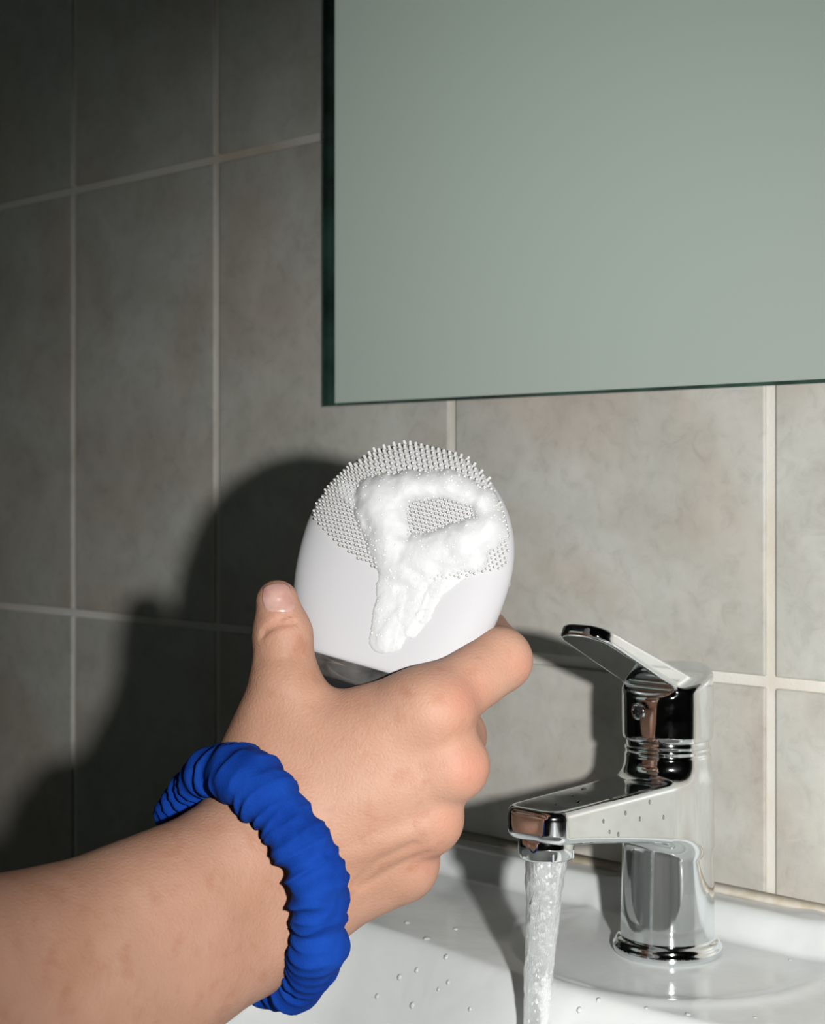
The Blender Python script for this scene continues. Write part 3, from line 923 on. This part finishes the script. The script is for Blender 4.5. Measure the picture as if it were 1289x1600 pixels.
Pn = np.array(Pn); rim = np.array(rim); prox = np.array(prox)
for _ in range(8):
    g = grad(f_hand, Pn); dd = f_hand(Pn) - 0.28
    Pn = Pn - 0.6 * dd[:, None] * g / ((g * g).sum(1)[:, None] + 1e-6)
g = grad(f_hand, Pn); g /= np.linalg.norm(g, axis=1)[:, None]
Pn = Pn - g * (np.clip((rim - 0.86) / 0.14, 0, 1) * np.where(prox < 0.3, 0.50, 0.12))[:, None]
fc = grid_faces(nrho, nang, False, True).tolist(); fc.append(list(range(nang)))
me = mesh_np('thumb_nail', cam2world_np(Pn), fc)
bm = bmesh.new(); bm.from_mesh(me); bmesh.ops.recalc_face_normals(bm, faces=bm.faces)
bmesh.ops.solidify(bm, geom=list(bm.faces), thickness=0.0003); bm.to_mesh(me); bm.free()
me.polygons.foreach_set('use_smooth', [True] * len(me.polygons))
nail = link('thumb_nail', me, M_nail, person)
nail['label'] = 'short pinkish thumb nail'

# ------------------------------------------------------------------ scrunchie
SC = cpt(392, 1376, 550.0)
A_ = unit(np.array([-0.70, -0.22, -0.68]))      # along the forearm, towards the elbow
e1 = np.array([0.0, 1.0, 0.0]); e1 = unit(e1 - (e1 @ A_) * A_)    # roughly up
e2 = unit(np.cross(A_, e1)); e2 *= np.sign(e2[0])
nth, nph = 420, 56
TH = np.linspace(0, 2 * math.pi, nth, endpoint=False); PH = np.linspace(0, 2 * math.pi, nph, endpoint=False)
rn = np.random.default_rng(11)
folds = [(int(f), rn.uniform(0, 6.28), rn.uniform(0.5, 1.0), rn.uniform(-0.9, 0.9)) for f in (7, 11, 15, 19, 24, 29)]
V = []
for th in TH:
    cth, sth = math.cos(th), math.sin(th)
    lump = mnoise.noise(Vector((cth * 2.4, sth * 2.4, 0.4))); lump2 = mnoise.noise(Vector((cth * 4.6, sth * 4.6, 4.4)))
    gather = 0.5 + 0.5 * mnoise.noise(Vector((cth * 3.1, sth * 3.1, 21.0)))
    for ph in PH:
        r_in = 0.5 - 0.5 * math.cos(ph)           # 0 outside, 1 on the gathered inside
        puff = 1 + 0.16 * lump + 0.16 * lump2 * (1 - 0.5 * r_in)
        s = 0.0
        for (f_, p_, a_, tw) in folds:
            wv = 1.6 * mnoise.noise(Vector((cth * 2.4 + p_, sth * 2.4, ph * 0.55)))
            s += a_ * math.sin(f_ * th + p_ + tw * 2.5 * math.sin(ph) + wv)
        s = s / 2.6
        s = 0.45 - 1.5 * abs(s) ** 0.75           # sharp valleys, round ridges
        sf = mnoise.noise(Vector((cth * 9 + math.sin(ph), sth * 9, ph * 1.5)))
        rt = 9.6 * puff * (1 + (0.085 + 0.17 * r_in * (0.4 + gather)) * s + 0.05 * sf)
        Rv, Rh = 40.8, 37.2
        rad = unit(np.array([cth * Rv, sth * Rh, 0]))
        wob = 2.2 * mnoise.noise(Vector((cth * 1.7, sth * 1.7, 7.7))) + 1.2 * lump2
        out = (e1 * rad[0] + e2 * rad[1])
        cpos = SC + e1 * (cth * Rv) + e2 * (sth * Rh) + out * (1.4 * lump2)
        V.append(cpos + out * (rt * 0.90 * math.cos(ph)) + A_ * (rt * 1.16 * math.sin(ph) + wob))
me = mesh_np('scrunchie', cam2world_np(V), grid_faces(nth, nph, True, True))
bm = bmesh.new(); bm.from_mesh(me); bmesh.ops.recalc_face_normals(bm, faces=bm.faces); bm.to_mesh(me); bm.free()
scr = link('scrunchie', me, M_cloth)
tag(scr, 'royal blue gathered fabric scrunchie worn around the wrist', 'scrunchie')

# ------------------------------------------------------------------ water drops
drop_bm = bmesh.new()
bmesh.ops.create_icosphere(drop_bm, subdivisions=3, radius=1.0)
for vtx in drop_bm.verts:
    vtx.co.z = vtx.co.z * (0.62 if vtx.co.z > 0 else 0.18)
drop_me = bm_mesh('water_drop', drop_bm, True); drop_me.materials.append(M_drop)
tap_drop_me = drop_me.copy(); tap_drop_me.materials.clear(); tap_drop_me.materials.append(M_clear)
def deck_point(px, py):                          # where that sight line first meets the sink
    for Z in np.arange(480.0, 900.0, 0.25):
        p = cam2world(*cpt(px, py, Z))
        if SX0 < p.x < SX1 and SY < p.y < -0.001 and p.z <= float(sink_height(np.array([p.x]), np.array([p.y]))[0]):
            return p
    return None
spots = [(667, 1467, 1.7), (636, 1442, 1.4), (651, 1516, 1.2), (624, 1527, 1.3), (589, 1557, 1.2), (697, 1495, 1.2), (700, 1535, 1.0), (644, 1571, 1.4),
         (712, 1452, 1.3), (734, 1577, 0.9), (685, 1546, 0.9), (588, 1426, 1.5), (1075, 1585, 1.3), (1010, 1575, 0.9), (1180, 1590, 0.9), (935, 1562, 1.0), (905, 1578, 1.2), (1235, 1500, 0.9)]
for (px, py, r) in spots:
    p = deck_point(px, py)
    if p is None: continue
    o = link('water_drop', drop_me); o.location = p
    e = 0.002
    zx = float(sink_height(np.array([p.x + e]), np.array([p.y]))[0] - sink_height(np.array([p.x - e]), np.array([p.y]))[0]) / (2 * e)
    zy = float(sink_height(np.array([p.x]), np.array([p.y + e]))[0] - sink_height(np.array([p.x]), np.array([p.y - e]))[0]) / (2 * e)
    o.rotation_euler = Vector((-zx, -zy, 1)).to_track_quat('Z', 'Y').to_euler()
    o.scale = (r * 1e-3, r * 1.15e-3, r * 1e-3)
    tag(o, 'clear water drop splashed on the white sink', 'water drop', 'drops on the sink')
# drops clinging to the spout
def f_body_pt(p): return f_body(np.array([p]))[0]
tap_spots = [(12.0, 60, 90, .8), (6, 74, 90, 1.0), (-3, 66, 90, .8), (2, 84, 90, .7), (-8, 52, 90, .9), (30, 45, 68, .6), (30, 55, 72, .6), (30, 60, 64, .6), (30, 70, 71, .55), (30, 38, 74, .6), (30, 66, 66, .5), (30, 28, 66, .6)]
for (a_, b_, z_, r) in tap_spots:
    p = np.array([[a_, b_, z_]], float)
    for _ in range(25):
        g = grad(f_body, p); p = p - 0.7 * f_body(p)[:, None] * g / ((g * g).sum(1)[:, None] + 1e-6)
    g = grad(f_body, p)[0]; g = g / np.linalg.norm(g); p = p[0]
    o = link('water_drop', tap_drop_me)
    o.location = (FAX + p[0] * 1e-3, FAY - p[1] * 1e-3, DECK + p[2] * 1e-3)
    o.rotation_euler = Vector((g[0], -g[1], g[2])).to_track_quat('Z', 'Y').to_euler()
    o.scale = (r * 1e-3, r * 1.7e-3, r * 1e-3)
    tag(o, 'tiny water drop clinging to the chrome spout', 'water drop', 'drops on the tap')
